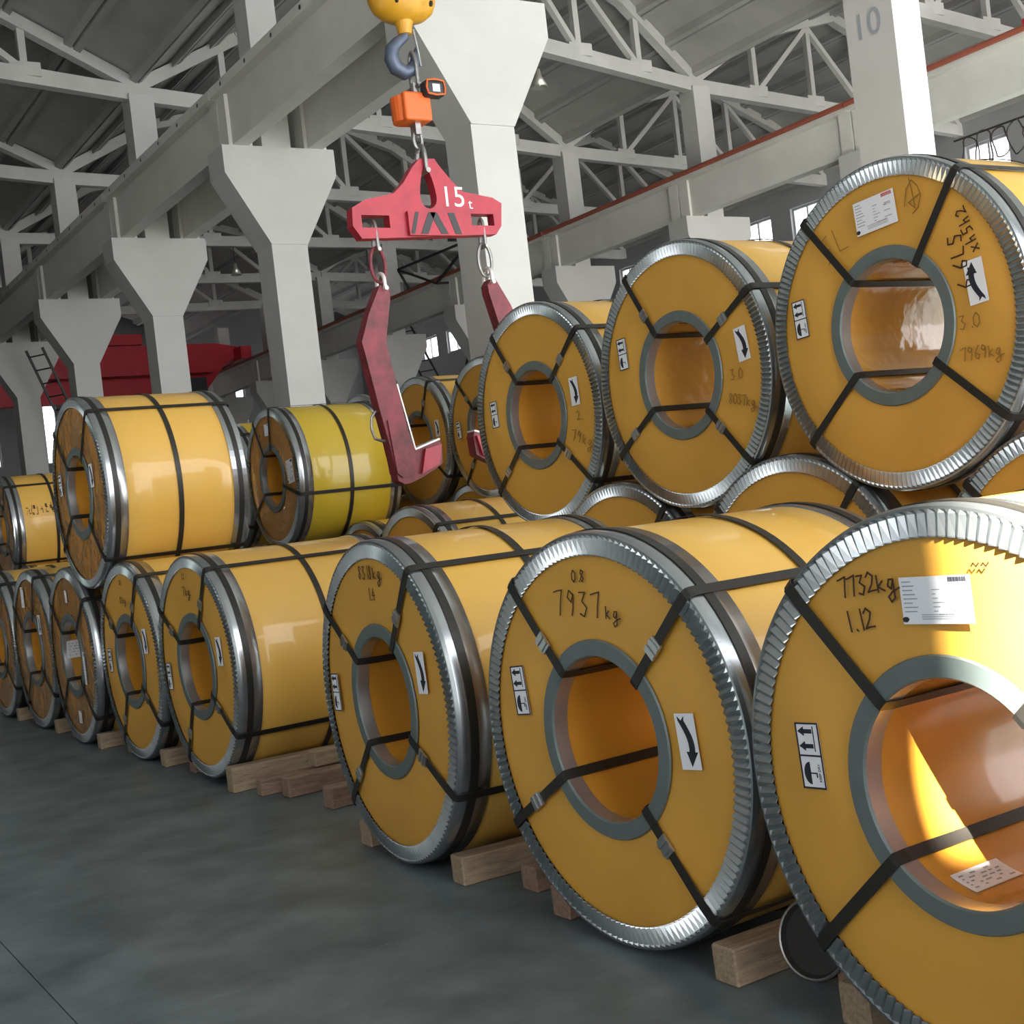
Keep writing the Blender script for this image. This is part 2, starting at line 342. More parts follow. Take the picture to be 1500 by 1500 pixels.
def flat(mb, polys, x0=-.0008, x1=-.0002, rot=0.0):     # printed shapes on a sticker; polygons in (right, up)
    ca, sa = math.cos(rot), math.sin(rot)
    for p in polys:
        p = [(a * ca - b * sa, a * sa + b * ca) for a, b in p]
        mb.prism(p, lambda a, b, t: (x0 + t * (x1 - x0), -a, b))
    return mb
R4 = lambda a, b, c, d: [(a, b), (c, b), (c, d), (a, d)]
def care_sticker(root, pos, s=1.0, rot=0.06, detail=True):
    w_, h_ = .036 * s, .076 * s
    o = flat(MB(), [R4(-w_, -h_, w_, h_)], -.0006, 0, rot).build('care_sticker', 'paper', root, loc=pos)
    t = .004 * s; P = [R4(-w_, h_ - t, w_, h_), R4(-w_, -h_, w_, -h_ + t), R4(-w_, -h_, -w_ + t, h_), R4(w_ - t, -h_, w_, h_), R4(-w_, -t / 2, w_, t / 2)]
    for zc in (.056, .022):                                                   # two arrows pointing sideways
        zc *= s; P += [R4(-.012 * s, zc - .005 * s, .014 * s, zc + .005 * s), [(-.030 * s, zc), (-.011 * s, zc - .011 * s), (-.011 * s, zc + .011 * s)]]
    P += [R4(.017 * s, .010 * s, .0195 * s, .068 * s)]
    um = [(-.026 * s + .020 * s * (1 - math.cos(a)) , -.040 * s + .026 * s * math.sin(a)) for a in [PI / 2 * (i / 5 - 1) for i in range(11)]]
    P += [um, R4(-.008 * s, -.0415 * s, .014 * s, -.0385 * s), R4(.011 * s, -.050 * s, .014 * s, -.0385 * s)]
    flat(MB(), P, -.0016, -.0006, rot).build('print', 'print', o)
    if detail:
        t_ = put('lettering', textmesh('KEEP DRY', .0095 * s), o); t_.data.materials.append(M['print'])
        a = rot + PI / 2; ca, sa = math.cos(a), math.sin(a)
        t_.matrix_local = Matrix(((0, 0, -1, -.0012), (-ca, sa, 0, -.024 * s), (sa, ca, 0, -.038 * s), (0, 0, 0, 1)))
    return o
def arrow_sticker(root, pos, s=1.0, rot=0.0):
    w_, h_ = .038 * s, .074 * s
    o = flat(MB(), [R4(-w_, -h_, w_, h_)], -.0006, 0, rot).build('arrow_sticker', 'paper', root, loc=pos)
    arc = [(i / 7) for i in range(8)]
    cen = [(-.014 * s + .028 * s * math.sin(t * PI * .62), .055 * s - .085 * s * t) for t in arc]
    L_ = [(x - .011 * s, z) for x, z in cen]; R_ = [(x + .011 * s, z) for x, z in cen]
    poly = [(cen[0][0], cen[0][1] - .010 * s)] + R_ + L_[::-1]
    P = [R_ and [L_[i], R_[i], R_[i + 1], L_[i + 1]][::-1] for i in range(7)]
    x, z = cen[-1]
    P += [[(x - .022 * s, z + .004 * s), (x - .008 * s, z - .036 * s), (x + .022 * s, z + .002 * s)], [L_[0], (L_[0][0] - .002, L_[0][1] + .012 * s), (cen[0][0], cen[0][1])], [R_[0], (cen[0][0], cen[0][1]), (R_[0][0] + .002, R_[0][1] + .012 * s)]]
    flat(MB(), P, -.0016, -.0006, rot).build('print', 'print', o)
    return o
def paper_label(root, pos, wd, ht, rot=0.05, text=True, red=False):
    o = flat(MB(), [R4(-wd / 2, -ht / 2, wd / 2, ht / 2)], -.0006, 0, rot).build('paper_label', 'paper', root, loc=pos)
    P = []; x0, z1 = -wd / 2, ht / 2
    rnd = random.Random(3)
    for r in range(8):
        z = z1 - ht * (.10 + .09 * r)
        P.append(R4(x0 + wd * .04, z - ht * .012, x0 + wd * (.14 + .12 * rnd.random()), z + ht * .012))
        if r > 1: P.append(R4(x0 + wd * .46, z - ht * .010, x0 + wd * (.50 + .12 * rnd.random()), z + ht * .010))
        if r > 1 and r % 2: P.append(R4(x0 + wd * .72, z - ht * .012, x0 + wd * (.80 + .14 * rnd.random()), z + ht * .012))
    for r in range(3): P.append(R4(x0 + wd * .28, -ht * .40 + r * ht * .045, x0 + wd * .78, -ht * .385 + r * ht * .045))
    flat(MB(), P, -.0014, -.0006, rot).build('print', 'greyprint', o)
    bar = []; x = x0 + wd * .70
    while x < x0 + wd * .95:
        b = wd * rnd.choice((.006, .010, .014)); bar.append(R4(x, z1 - ht * .13, x + b, z1 - ht * .03)); x += b + wd * .008
    flat(MB(), bar, -.0014, -.0006, rot).build('bar_code', 'redprint' if red else 'print', o)
    if text:
        for s_, sz, ax, az in (('ZPSS', ht * .12, .32, .14), ('MADE IN CHINA', ht * .055, .14, -.30)):
            t_ = put('lettering', textmesh(s_, sz), o); t_.data.materials.append(M['greyprint']); ca, sa = math.cos(rot), math.sin(rot); a, b = ax * wd, az * ht
            t_.matrix_local = Matrix(((0, 0, -1, -.0014), (-ca, sa, 0, -(a * ca - b * sa)), (sa, ca, 0, a * sa + b * ca), (0, 0, 0, 1)))
        flat(MB(), [[(x0 + wd * .04 + wd * .05 * math.cos(t) * (1 if t < 5 else .8), -ht * .40 + ht * .06 * math.sin(t)) for t in [i * .5 for i in range(12)]]], -.0014, -.0006, rot).build('emblem', 'print', o)
    return o

CACHE = {}
def coil_mesh(key, fn):
    if key not in CACHE: CACHE[key] = fn()
    return CACHE[key]
def corrug(R, x0, sgn, n, ri):
    """pleated edge guard seen on an end face: radial folds, deep at the inner edge, dying out towards the rounded rim"""
    mb = MB(); m = n * 2; prof = [(ri, .009), (ri + .004, .0105), (R - .019, .0085), (R - .011, .0), (R - .005, 0), (R, 0)]
    vs = []
    for k in range(m):
        t = 2 * PI * k / m; hi = 1.0 if k % 2 else 0.0
        for i, (r, d) in enumerate(prof):
            base = (-.003, -.003, -.003, -.006, -.005, .008)[i]
            vs.append((x0 + sgn * (base - d * hi), r * math.sin(t), r * math.cos(t)))
    q = len(prof); fs = []
    for k in range(m):
        k2 = (k + 1) % m
        for i in range(q - 1):
            f = (k * q + i, k * q + i + 1, k2 * q + i + 1, k2 * q + i); fs.append(f if sgn > 0 else f[::-1])
    return mb.add(vs, fs)
def strap_ribbon(R, L, wd, full=True):
    """one flat steel strap laced through the bore: inside the bore, up the face, along the body, down the far face"""
    r0 = .395 * R; e = .003
    path = [(L * .98, r0 - .004), (.02, r0 - .004), (-.012, r0), (-.014, r0 + .012), (-.016, .9 * R), (-.013, R - .008), (-.004, R + .003), (.010, R + .006), (L - .01, R + .006), (L + .006, R + .003), (L + .014, R - .01), (L + .014, r0 + .01)]
    mb = MB(); vs = []; m = len(path)
    for i, (x, r) in enumerate(path):
        a = path[max(0, i - 1)]; b = path[min(m - 1, i + 1)]; dx, dr = b[0] - a[0], b[1] - a[1]; l = math.hypot(dx, dr); nx, nr = -dr / l * e / 2, dx / l * e / 2
        for s in (-1, 1):
            for t in (-1, 1): vs.append((x + nx * t, s * wd / 2, r + nr * t))
    fs = []
    for i in range(m - 1):
        a, b = i * 4, i * 4 + 4
        for p, q in ((0, 1), (1, 3), (3, 2), (2, 0)): fs.append((a + p, b + p, b + q, a + q))
    return mb.add(vs, fs)

def coil(name, x, y, z, yaw, R, L, label, angs, hue='wrap', facem='face', borem='bore', teeth=150, group='bottom row coils', mid=True, buckles=True, ri=.885, bw=.030, full=True):
    root = empty('steel_coil', (x, y, z - R), yaw); tag(root, label, 'steel coil', group)
    RR = round(R, 3); LL = round(L, 2); C = (0, 0, R)
    n = 96 if full else 56
    # wrapped body
    put('body', coil_mesh(('body', RR, LL, hue), lambda: MB().lathe([(.004, R * .96), (.012, R - .006), (L * .33, R - .004), (L * .66, R - .005), (L - .012, R - .006), (L - .004, R * .96)], n).mesh('body', hue, True)), root, C)
    # front face, softly uneven
    def facemesh():
        mb = MB(); rs = [.455, .52, .60, .70, .80, .90]; vs = []; rnd = random.Random(int(R * 1e5))
        ph = [rnd.uniform(0, 6.28) for _ in range(6)]
        for k in range(n):
            t = 2 * PI * k / n
            for i, r in enumerate(rs):
                bulge = .010 * math.sin(PI * (r - .45) / .45) * (.5 + .5 * math.sin(2 * t + ph[0])) + .003 * math.sin(5 * t + ph[1] + r * 9)
                vs.append((.002 - (bulge if 0 < i < 5 else 0), r * R * math.sin(t), r * R * math.cos(t)))
        q = len(rs)
        mb.add(vs, [(k * q + i, k * q + i + 1, ((k + 1) % n) * q + i + 1, ((k + 1) % n) * q + i) for k in range(n) for i in range(q - 1)])
        return mb.mesh('face_panel', facem, True)
    put('face_panel', coil_mesh(('face', RR, facem), facemesh), root, C)
    put('edge_guard', coil_mesh(('guard', RR, teeth), lambda: corrug(R, 0, 1, teeth, ri * R).mesh('edge_guard', 'galv', False)), root, C)
    put('rim_band', coil_mesh(('band', RR), lambda: MB().lathe([(.004, R - .003), (.010, R), (.120, R), (.122, R - .006)], n).mesh('rim_band', 'band', True)), root, C)
    put('inner_ring', coil_mesh(('ring', RR), lambda: MB().lathe([(-.004, .482 * R), (-.010, .476 * R), (-.010, .405 * R), (-.004, .397 * R)], n).mesh('inner_ring', 'ring', False)), root, C)
    put('sleeve', coil_mesh(('slv', RR), lambda: MB().lathe([(-.004, .397 * R), (.042, .394 * R)], n).mesh('sleeve', 'sleeve', True)), root, C)
    put('bore_lining', coil_mesh(('bore', RR, LL, borem), lambda: MB().lathe([(.038, .400 * R), (L * .5, .400 * R), (L - .003, .400 * R)], n).mesh('bore_lining', borem, True)), root, C)
    # far end
    put('rear_face', coil_mesh(('rface', RR, LL), lambda: MB().lathe([(L - .001, .40 * R), (L - .001, .93 * R)], n).mesh('rear_face', 'face', True)), root, C)
    put('rear_guard', coil_mesh(('rguard', RR, LL), lambda: MB().lathe([(L + .002, .89 * R), (L + .002, R - .01), (L - .008, R), (L - .105, R), (L - .107, R - .006)], n).mesh('rear_guard', 'band', False)), root, C)
    # straps
    rib = coil_mesh(('rib', RR, LL, bw), lambda: strap_ribbon(R, L, bw).mesh('strap', 'strap'))
    bk = coil_mesh(('bk',), lambda: MB().box((-.005, -.021, -.028), (.002, .021, .028)).box((-.009, -.021, -.018), (-.004, .021, -.006)).box((-.009, -.021, .006), (-.004, .021, .018)).mesh('buckle', 'buckle'))
    for i, a in enumerate(angs):
        s = put('strap', rib, root, C); s.rotation_euler = (-math.radians(a), 0, 0)
        if buckles: put('buckle', bk, s, (-.016, 0, R * (.60 + .05 * ((i * 7) % 3))))
    hoop = coil_mesh(('hoop', RR), lambda: MB().lathe([(-.016, R + .001), (-.016, R + .004), (.016, R + .004), (.016, R + .001)], n).mesh('hoop_strap', 'strap'))
    for hx in ([.055, L * .5, L - .055] if mid else [.055, L - .055]): put('hoop_strap', hoop, root, (hx, 0, R))
    return root
def note(root, R, u, w, mb, m='marker'): return mb.build('handwriting', m, root, loc=(-.0125, u, R + w))

def wrapped(name, m, root, R, rad, cells, e=.0012):      # thin patches that follow a cylinder: cells of (x0, x1, angle0, angle1)
    mb = MB()
    for x0, x1, a0, a1 in cells:
        n = max(1, int(abs(a1 - a0) / 4)); vs = []
        for i in range(n + 1):
            t = math.radians(a0 + (a1 - a0) * i / n)
            for x in (x0, x1):
                for q in (rad, rad + e): vs.append((x, q * math.sin(t), R + q * math.cos(t)))
        fs = [(0, 1, 3, 2), (n * 4, n * 4 + 2, n * 4 + 3, n * 4 + 1)]
        for i in range(n):
            for p, q in ((0, 1), (1, 3), (3, 2), (2, 0)): fs.append((i * 4 + p, i * 4 + 4 + p, i * 4 + 4 + q, i * 4 + q))
        mb.add(vs, fs)
    return mb.build(name, m, root)
def bore_patch(root, R, x0, x1, a0, a1):
    o = wrapped('bore_label', 'paper', root, R, .400 * R - .0035, [(x0, x1, a0, a1)], .002)
    rnd = random.Random(5); c = []
    for i in range(5):
        a = a0 + (a1 - a0) * (.15 + .16 * i); x = x0 + (x1 - x0) * .08
        while x < x1 - (x1 - x0) * .15:
            w_ = (x1 - x0) * rnd.uniform(.03, .12); c.append((x, min(x + w_, x1 - .01), a, a + (a1 - a0) * .05)); x += w_ + (x1 - x0) * rnd.uniform(.03, .2)
    wrapped('print', 'greyprint', o, R, .400 * R - .0045, c, .001)
F = lambda R, u, w, d=-.0125: (d, u, R + w)
# name: x, y, z, yaw, R, L
A = coil('A', 2.1473, 1.8278, .6087, .0122, .5965, .95, 'nearest golden coil at lower right marked 7732 with direct sun on it', [43.1, 133, -47, -137], teeth=140, buckles=False)
r = .5965
care_sticker(A, F(r, .391, .043), 1.0, .05); paper_label(A, F(r, -.012, .400), .178, .098, .02)
note(A, r, .168, .436, scribble('7732kg', .044, .004, .12, .60)); note(A, r, .195, .357, scribble('1.12', .046, .004, .12)); note(A, r, -.13, .47, scribble('~~', .03, .003))
# loose tag lying in its bore
bore_patch(A, .5965, .08, .235, 152, 169)
B = coil('B', 2.1663, 3.0704, .6076, .0321, .5954, .88, 'golden coil marked 7937 kg standing left of the nearest coil', [40, -45.9, 121.5, -138.8], teeth=150)
r = .5954
care_sticker(B, F(r, .386, .122), 1.0, .09); arrow_sticker(B, F(r, -.370, .026), 1.0, .08)
note(B, r, .022, .469, scribble('0.8', .034, .0038)); note(B, r, .035, .390, scribble('7937', .075, .004, -.05)); note(B, r, -.115, .368, scribble('kg', .042, .0038, -.05))
Cc = coil('C', 2.1805, 4.4881, .6236, -.053, .6098, .92, 'golden coil marked 8318 kg beside the wide gap with loose timbers', [54.3, -36.1, 136.3, -118.7])
r = .6098
care_sticker(Cc, F(r, .457, .005), 1.0, .05, False); arrow_sticker(Cc, F(r, -.379, .129), 1.0, .05)
note(Cc, r, -.023, .488, scribble('8318kg', .050, .0045)); note(Cc, r, -.026, .405, scribble('1.4', .045, .004))
Dd = coil('D', 2.2992, 6.966, .6330, .0127, .6045, 1.06, 'golden coil on timbers at the left end of the wide gap', [58.6, -31, 152.6, -124.1])
r = .6045
arrow_sticker(Dd, F(r, -.393, .094), 1.0, .05); care_sticker(Dd, F(r, .445, -.073), 1.0, .05, False); note(Dd, r, .0, .41, scribble('7kg', .05, .005)); note(Dd, r, .03, .49, scribble('1.2', .03, .004))
Ee = coil('E', 2.2908, 8.187, .6111 + .005, .0095, .6116, .98, 'golden bottom coil under the right side of the big left top coil', [51.2, -31.8, 150.6, -125.6])
r = .6116
arrow_sticker(Ee, F(r, -.367, .134), 1.0, .05); care_sticker(Ee, F(r, .401, -.008), 1.0, .05, False); note(Ee, r, -.02, .38, scribble('83kg', .04, .004)); note(Ee, r, 0, .49, scribble('1.6', .03, .004))
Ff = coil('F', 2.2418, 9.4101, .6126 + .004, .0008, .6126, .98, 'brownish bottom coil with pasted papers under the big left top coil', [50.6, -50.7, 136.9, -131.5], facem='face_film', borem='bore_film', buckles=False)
r = .6126
paper_label(Ff, F(r, -.036, .412), .055, .085, 0, False); paper_label(Ff, F(r, -.059, -.423), .075, .085, 0, False); paper_label(Ff, F(r, -.324, -.075), .05, .22, 0, False)
bore_patch(Ff, .6126, .02, .125, 68, 98)
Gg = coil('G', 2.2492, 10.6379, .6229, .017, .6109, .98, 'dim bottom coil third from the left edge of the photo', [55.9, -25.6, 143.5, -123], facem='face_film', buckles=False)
r = .6109
paper_label(Gg, F(r, .136, .403), .09, .16, 0, False); arrow_sticker(Gg, F(r, -.303, .194), 1.0, .05)
Hh = coil('H', 2.2361, 11.9055, .6283, .0157, .618, .98, 'dim bottom coil cut by the left edge of the photo', [50, -35, 140, -125], facem='face_film', buckles=False)
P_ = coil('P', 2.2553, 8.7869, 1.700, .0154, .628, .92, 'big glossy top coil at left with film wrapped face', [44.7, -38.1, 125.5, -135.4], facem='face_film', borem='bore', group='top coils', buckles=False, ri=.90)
r = .628
arrow_sticker(P_, F(r, -.355, .092), 1.0, .05); care_sticker(P_, F(r, .396, .083), 1.0, .05, False)
Qq = coil('Q', 4.4646, 10.8887, 1.7738, -.0198, .62, .95, 'lemon yellow top coil left of the red hook leg', [31.1, -106.5, 122, -10], 'wrap_lemon', facem='face_film', group='top coils', buckles=False)
r = .62
paper_label(Qq, F(r, -.446, .031), .15, .20, .1, True); paper_label(Qq, F(r, -.007, .429), .10, .10, 0, False)
U1 = coil('U1', 3.8884, 3.3669, 1.799, -.0095, .618, .95, 'topmost coil at upper right with shipping label and scrawled numbers', [38.6, -37.2, 130.5, -129.9], borem='bore_film', group='top coils', buckles=False, teeth=165)
r = .618
care_sticker(U1, F(r, .448, .106), 1.0, .05); arrow_sticker(U1, F(r, -.404, .085), 1.05, PI + .08); paper_label(U1, F(r, .006, .426), .20, .125, .06, True, True)
note(U1, r, -.345, .17, scribble('6.6LS', .060, .0055, PI / 2 + .15)); note(U1, r, -.39, .27, scribble('xh5h2', .045, .005, PI / 2 + .25))
note(U1, r, -.363, -.046, scribble('3.0', .05, .004), 'faintmarker'); note(U1, r, -.391, -.158, scribble('7969kg', .046, .004, 0, .62), 'faintmarker'); note(U1, r, -.19, .445, scribble('D', .11, .004), 'faintmarker'); note(U1, r, .22, .36, scribble('5L', .10, .004, .4), 'faintmarker')
U2 = coil('U2', 3.9724, 4.6998, 1.8041, -.0102, .6177, .95, 'top coil marked 8037 kg second from the right', [32.2, -60.4, 122.8, -135.8], borem='bore_film', group='top coils', teeth=165)
r = .6177
care_sticker(U2, F(r, .399, .162), 1.0, .05, False); arrow_sticker(U2, F(r, -.451, .074), 1.0, .12); note(U2, r, -.399, -.049, scribble('3.0', .045, .004), 'faintmarker'); note(U2, r, -.41, -.164, scribble('8037kg', .046, .004, -.2, .62), 'faintmarker')
U3 = coil('U3', 4.0563, 6.0452, 1.776, -.0016, .6204, .95, 'top coil directly right of the red hook foot, third from the right', [35.9, -49.3, 131.3, -130], group='top coils', teeth=165)
r = .6204
care_sticker(U3, F(r, .412, .053), 1.0, .05, False); arrow_sticker(U3, F(r, -.40, .08), 1.0, .03); note(U3, r, -.424, -.049, scribble('2.', .05, .004), 'faintmarker'); note(U3, r, -.425, -.168, scribble('79kg', .06, .004, -.3), 'faintmarker')
U4 = coil('U4', 5.8671, 9.5292, 1.9802, .0065, .6036, .95, 'top coil half hidden behind the third top coil from the right', [40.9, 139.7, -45, -135], group='top coils', teeth=165)
care_sticker(U4, F(.6036, .427, .025), 1.0, .05, False)
U5 = coil('U5', 5.8865, 10.7432 + .01, 1.9794, -.0237, .6054, .95, 'top coil behind the foot of the left red hook leg', [45, -29.5, 130, -126.4], group='top coils')
arrow_sticker(U5, F(.6054, -.398, .087), 1.0, .03)
coil('T', 5.90, 11.985, 1.9794, 0, .605, .95, 'coil whose rim peeps over the lemon yellow coil', [45, -40, 130, -130], group='top coils', full=False)
coil('Q2', 4.52, 12.16, 1.7738, 0, .62, .95, 'coil hidden behind the lemon yellow coil and big left coil', [45, -40, 130, -130], 'wrap_lemon', group='top coils', full=False)
X_ = coil('X', 3.20, 16.05, 1.69, 0, .62, .95, 'far top coil at the left edge with printed lettering on its side', [45, -40, 130, -130], group='top coils', full=False, facem='face_film')
rnd = random.Random(9); cells = []; x = .16
for i in range(9):
    for k in range(5):
        a = -74 + rnd.uniform(-4.5, 4.5); xx = x + rnd.uniform(0, .03); cells.append((xx, xx + rnd.choice((.006, .022)), a, a + rnd.choice((1.0, 4.0))))
    x += .052
wrapped('side_print', 'marker', X_, .62, .617, cells, .002)
# rows underneath
def under(x, y, z, label, R=.62, L=.95, **k): return coil('V', x, y, z, 0, R, L, label, [45, -40, 130, -130], group='second row bottom coils', **k)
under(3.90, 4.03, .755, 'bottom coil whose rim shows between the two right top coils')
under(3.92, 2.70, .755, 'bottom coil under the right side of the topmost coil')
under(4.02, 5.37, .735, 'bottom coil whose rim shows under the second and third top coils', R=.617)
under(4.85, 6.68, .705, 'set back bottom coil under the left side of the third top coil')
under(4.20, 7.95, .755, 'bottom coil whose face peeps out behind the gap timbers')
under(4.95, 10.27, .693, 'bottom coil under the right side of the lemon yellow coil', full=False)
under(4.95, 11.51, .693, 'bottom coil under the left side of the lemon yellow coil', full=False)
under(4.95, 12.76, .693, 'bottom coil under the hidden left coil', full=False)
for i, y in enumerate((8.92, 10.14, 11.36, 12.58)): under(6.00, y, .93, 'third row bottom coil under the back top coils, %s from the right' % ords[i], R=.605, full=False)
for i, y in enumerate((15.42, 16.67)): under(3.25, y, .635, 'far bottom coil under the far left top coil, %s one' % ('near' if i == 0 else 'far'), full=False)

# ================================================================ TIMBERS
def timber(x0, x1, y, z, label, h=.09, wd=.095, m='wood', rz=0, group='loose dunnage timbers'):
    o = MB().hexa([(0, -wd / 2, 0), (x1 - x0, -wd / 2 + .004, 0), (x1 - x0, wd / 2, 0), (0, wd / 2 - .003, 0)], [(0, -wd / 2 + .003, h), (x1 - x0, -wd / 2, h - .004), (x1 - x0, wd / 2, h), (0, wd / 2, h)]).build('dunnage_timber', m, None, loc=(x0, y, z))
    o.rotation_euler = (0, 0, rz); bv = o.modifiers.new('worn_edges', 'BEVEL'); bv.width = .006; bv.segments = 1
    return tag(o, label, 'timber', group)
lows = [('the nearest coil', 2.1473, 1.8278, .5965), ('the coil just left of the nearest one', 2.1663, 3.0704, .5954), ('the coil right of the wide gap', 2.1805, 4.4881, .6098), ('the coil left of the gap', 2.2992, 6.9816, .6045), ('the coil under the left top coil', 2.2908, 8.187, .6116), ('the brownish papered coil', 2.2418, 9.4101, .6126), ('the dim third coil', 2.2492, 10.6379, .6109), ('the coil at the left edge', 2.2361, 11.9055, .618)]
for i, (nm, x, y, R) in enumerate(lows):
    dz = .03 if i == 3 else 0
    timber(x + (-.03 if i == 3 else .005), x + 1.05, y - .405, 0, 'pale squared timber chocking the right side of ' + nm, h=.10 + dz, rz=-.053 if i == 2 else 0)
    timber(x + .04, x + 1.0, y + .405, 0, 'squared timber chocking the left side of ' + nm, h=.10 + dz, m='wood_red' if i % 2 else 'wood')
# stack in the wide gap between the 8318 coil and the next
timber(2.33, 3.55, 6.33, 0, 'short stub timber on the floor left in the wide gap', h=.085, wd=.075, m='wood_red')
timber(2.40, 3.70, 6.16, 0, 'long reddish timber on the floor along the wide gap', h=.10, m='wood_red')
timber(2.42, 3.6, 5.70, 0, 'orange tinted timber end lying beside the 8318 kg coil', h=.10, m='wood_red', rz=.05)
timber(2.75, 3.75, 5.92, 0, 'cross lying timber deep in the wide gap', h=.085, m='wood', rz=.10)
timber(2.6, 3.6, 6.27, .10, 'upper timber resting across the gap timbers', h=.08, m='wood')
timber(2.30, 2.75, 3.80, 0, 'short block beside the right foot of the 8318 kg coil', h=.085, m='wood_red')
timber(2.36, 2.85, 2.42, 0, 'dark stub timber between the two nearest coils', h=.08, wd=.08, m='wood_red')
for i, (x, y, zt) in enumerate(((3.9, 4.03, .135), (3.92, 2.70, .135), (4.02, 5.37, .118), (4.85, 6.68, .085), (4.20, 7.95, .135), (4.95, 10.27, .073), (4.95, 11.51, .073), (4.95, 12.76, .073), (6.0, 8.92, .325), (6.0, 10.14, .325), (6.0, 11.36, .325), (6.0, 12.58, .325))):
    if zt > .05:
        for s in (-.20, .20): timber(x + .05, x + .9, y + s, 0, 'bearer timber under a back row bottom coil', h=zt + .014, wd=.12, group='bearers under the back rows')
ld = empty('round_lid', (2.36, 2.52, .10)); tag(ld, 'dark round lid leaning in the gap between the two nearest coils', 'lid')
q = MB().lathe([(0, .001), (0, .088), (-.012, .097), (-.012, .102), (.02, .102), (.02, .001)], 40).build('disc', 'dark', ld); q.rotation_euler = (0, .25, .2)
q = MB().lathe([(-.013, .096), (-.015, .1), (-.011, .104), (-.006, .103)], 40).build('pale_edge', 'steel', ld); q.rotation_euler = (0, .25, .2)

# ================================================================ LIFTING GEAR
Y0 = 8.4
plate = lambda poly, t, name, m, parent, dy=0: MB().prism(poly, lambda a, b, s: (a, dy - t / 2 + s * t, b)).build(name, m, parent)
BX, BZ = 4.88, 3.3
lb = empty('lifting_beam', (BX, Y0, BZ)); tag(lb, 'red spreader lifting beam marked 15t hanging from the hook', 'lifting beam')
O2 = lambda pts: [(a - BX, b - BZ) for a, b in pts]
BEAM = O2([(4.253, 3.517), (4.243, 3.389), (4.305, 3.298), (4.655, 3.31), (5.195, 3.333), (5.437, 3.344), (5.489, 3.407), (5.513, 3.58), (5.437, 3.621), (5.179, 3.659), (5.094, 3.74), (5.01, 3.838), (4.97, 3.896), (4.844, 3.891), (4.779, 3.829), (4.689, 3.71), (4.602, 3.632), (4.359, 3.576)])
bm_ = plate(BEAM, .09, 'beam_plate', 'red', lb)
def cutter(poly):
    me = MB().prism(poly, lambda a, b, s: (a, -.2 + s * .4, b)).mesh('cut', 'red'); o = bpy.data.objects.new('cut', me); return o
def boolean_cut(o, polys):
    import bmesh
    for p in polys:
        c = cutter(p); COL.objects.link(c); c.parent = o.parent
        md = o.modifiers.new('cut', 'BOOLEAN'); md.operation = 'DIFFERENCE'; md.object = c; md.solver = 'EXACT'
        bpy.context.view_layer.update()
        dg = bpy.context.evaluated_depsgraph_get(); me = bpy.data.meshes.new_from_object(o.evaluated_get(dg))
        o.modifiers.remove(md); o.data = me; bpy.data.objects.remove(c)
tear = [(4.884 - BX + .085 * math.sin(t) * (.35 + .65 * (1 - (math.cos(t) + 1) / 2) ** .6), 3.645 - BZ + (.20 if math.cos(t) > 0 else .12) * math.cos(t)) for t in [2 * PI * i / 24 for i in range(24)]]
boolean_cut(bm_, [tear, O2(R4(4.318, 3.378, 4.541, 3.468))[::-1], O2(R4(5.229, 3.408, 5.428, 3.496))[::-1]])
pp = MB().box((4.68 - BX, -.075, 3.322 - BZ), (5.125 - BX, -.046, 3.497 - BZ)).build('hazard_plate', 'red', lb)
st = MB()
for a, b, sl in ((4.69, 4.72, .05), (4.77, 4.83, .08), (4.94, 5.0, -.08), (5.06, 5.115, -.05)):
    lo, hi = 3.332 - BZ, 3.49 - BZ
    p = [(a - BX, lo), (b - BX, lo), (min(b + sl, 5.12) - BX, hi), (min(a + sl, 5.12) - BX, hi)]
    st.prism(p, lambda u, v, s: (u, -.078 + .003 * s, v))
st.build('hazard_stripe', 'black', pp)
for txt, sz, x, z in (('15', .215, 5.09, 3.61), ('t', .11, 5.235, 3.565)):
    t = put('painted_number', textmesh(txt, sz), lb); t.data.materials.append(M['white']); t.matrix_local = Matrix(((1, 0, 0, x - BX), (0, 0, -1, -.047), (0, 1, 0, z - BZ), (0, 0, 0, 1)))
LEG = [(4.398, 2.964), (4.289, 2.77), (4.205, 2.564), (4.224, 2.459), (4.283, 2.082), (4.327, 1.839), (4.366, 1.565), (4.414, 1.538), (4.465, 1.541), (4.572, 1.578), (4.684, 1.629), (4.741, 1.663), (4.749, 1.793), (4.737, 1.832), (4.529, 1.771), (4.484, 1.949), (4.44, 2.254), (4.399, 2.528), (4.395, 2.558), (4.468, 2.858), (4.472, 2.919), (4.439, 2.964)]
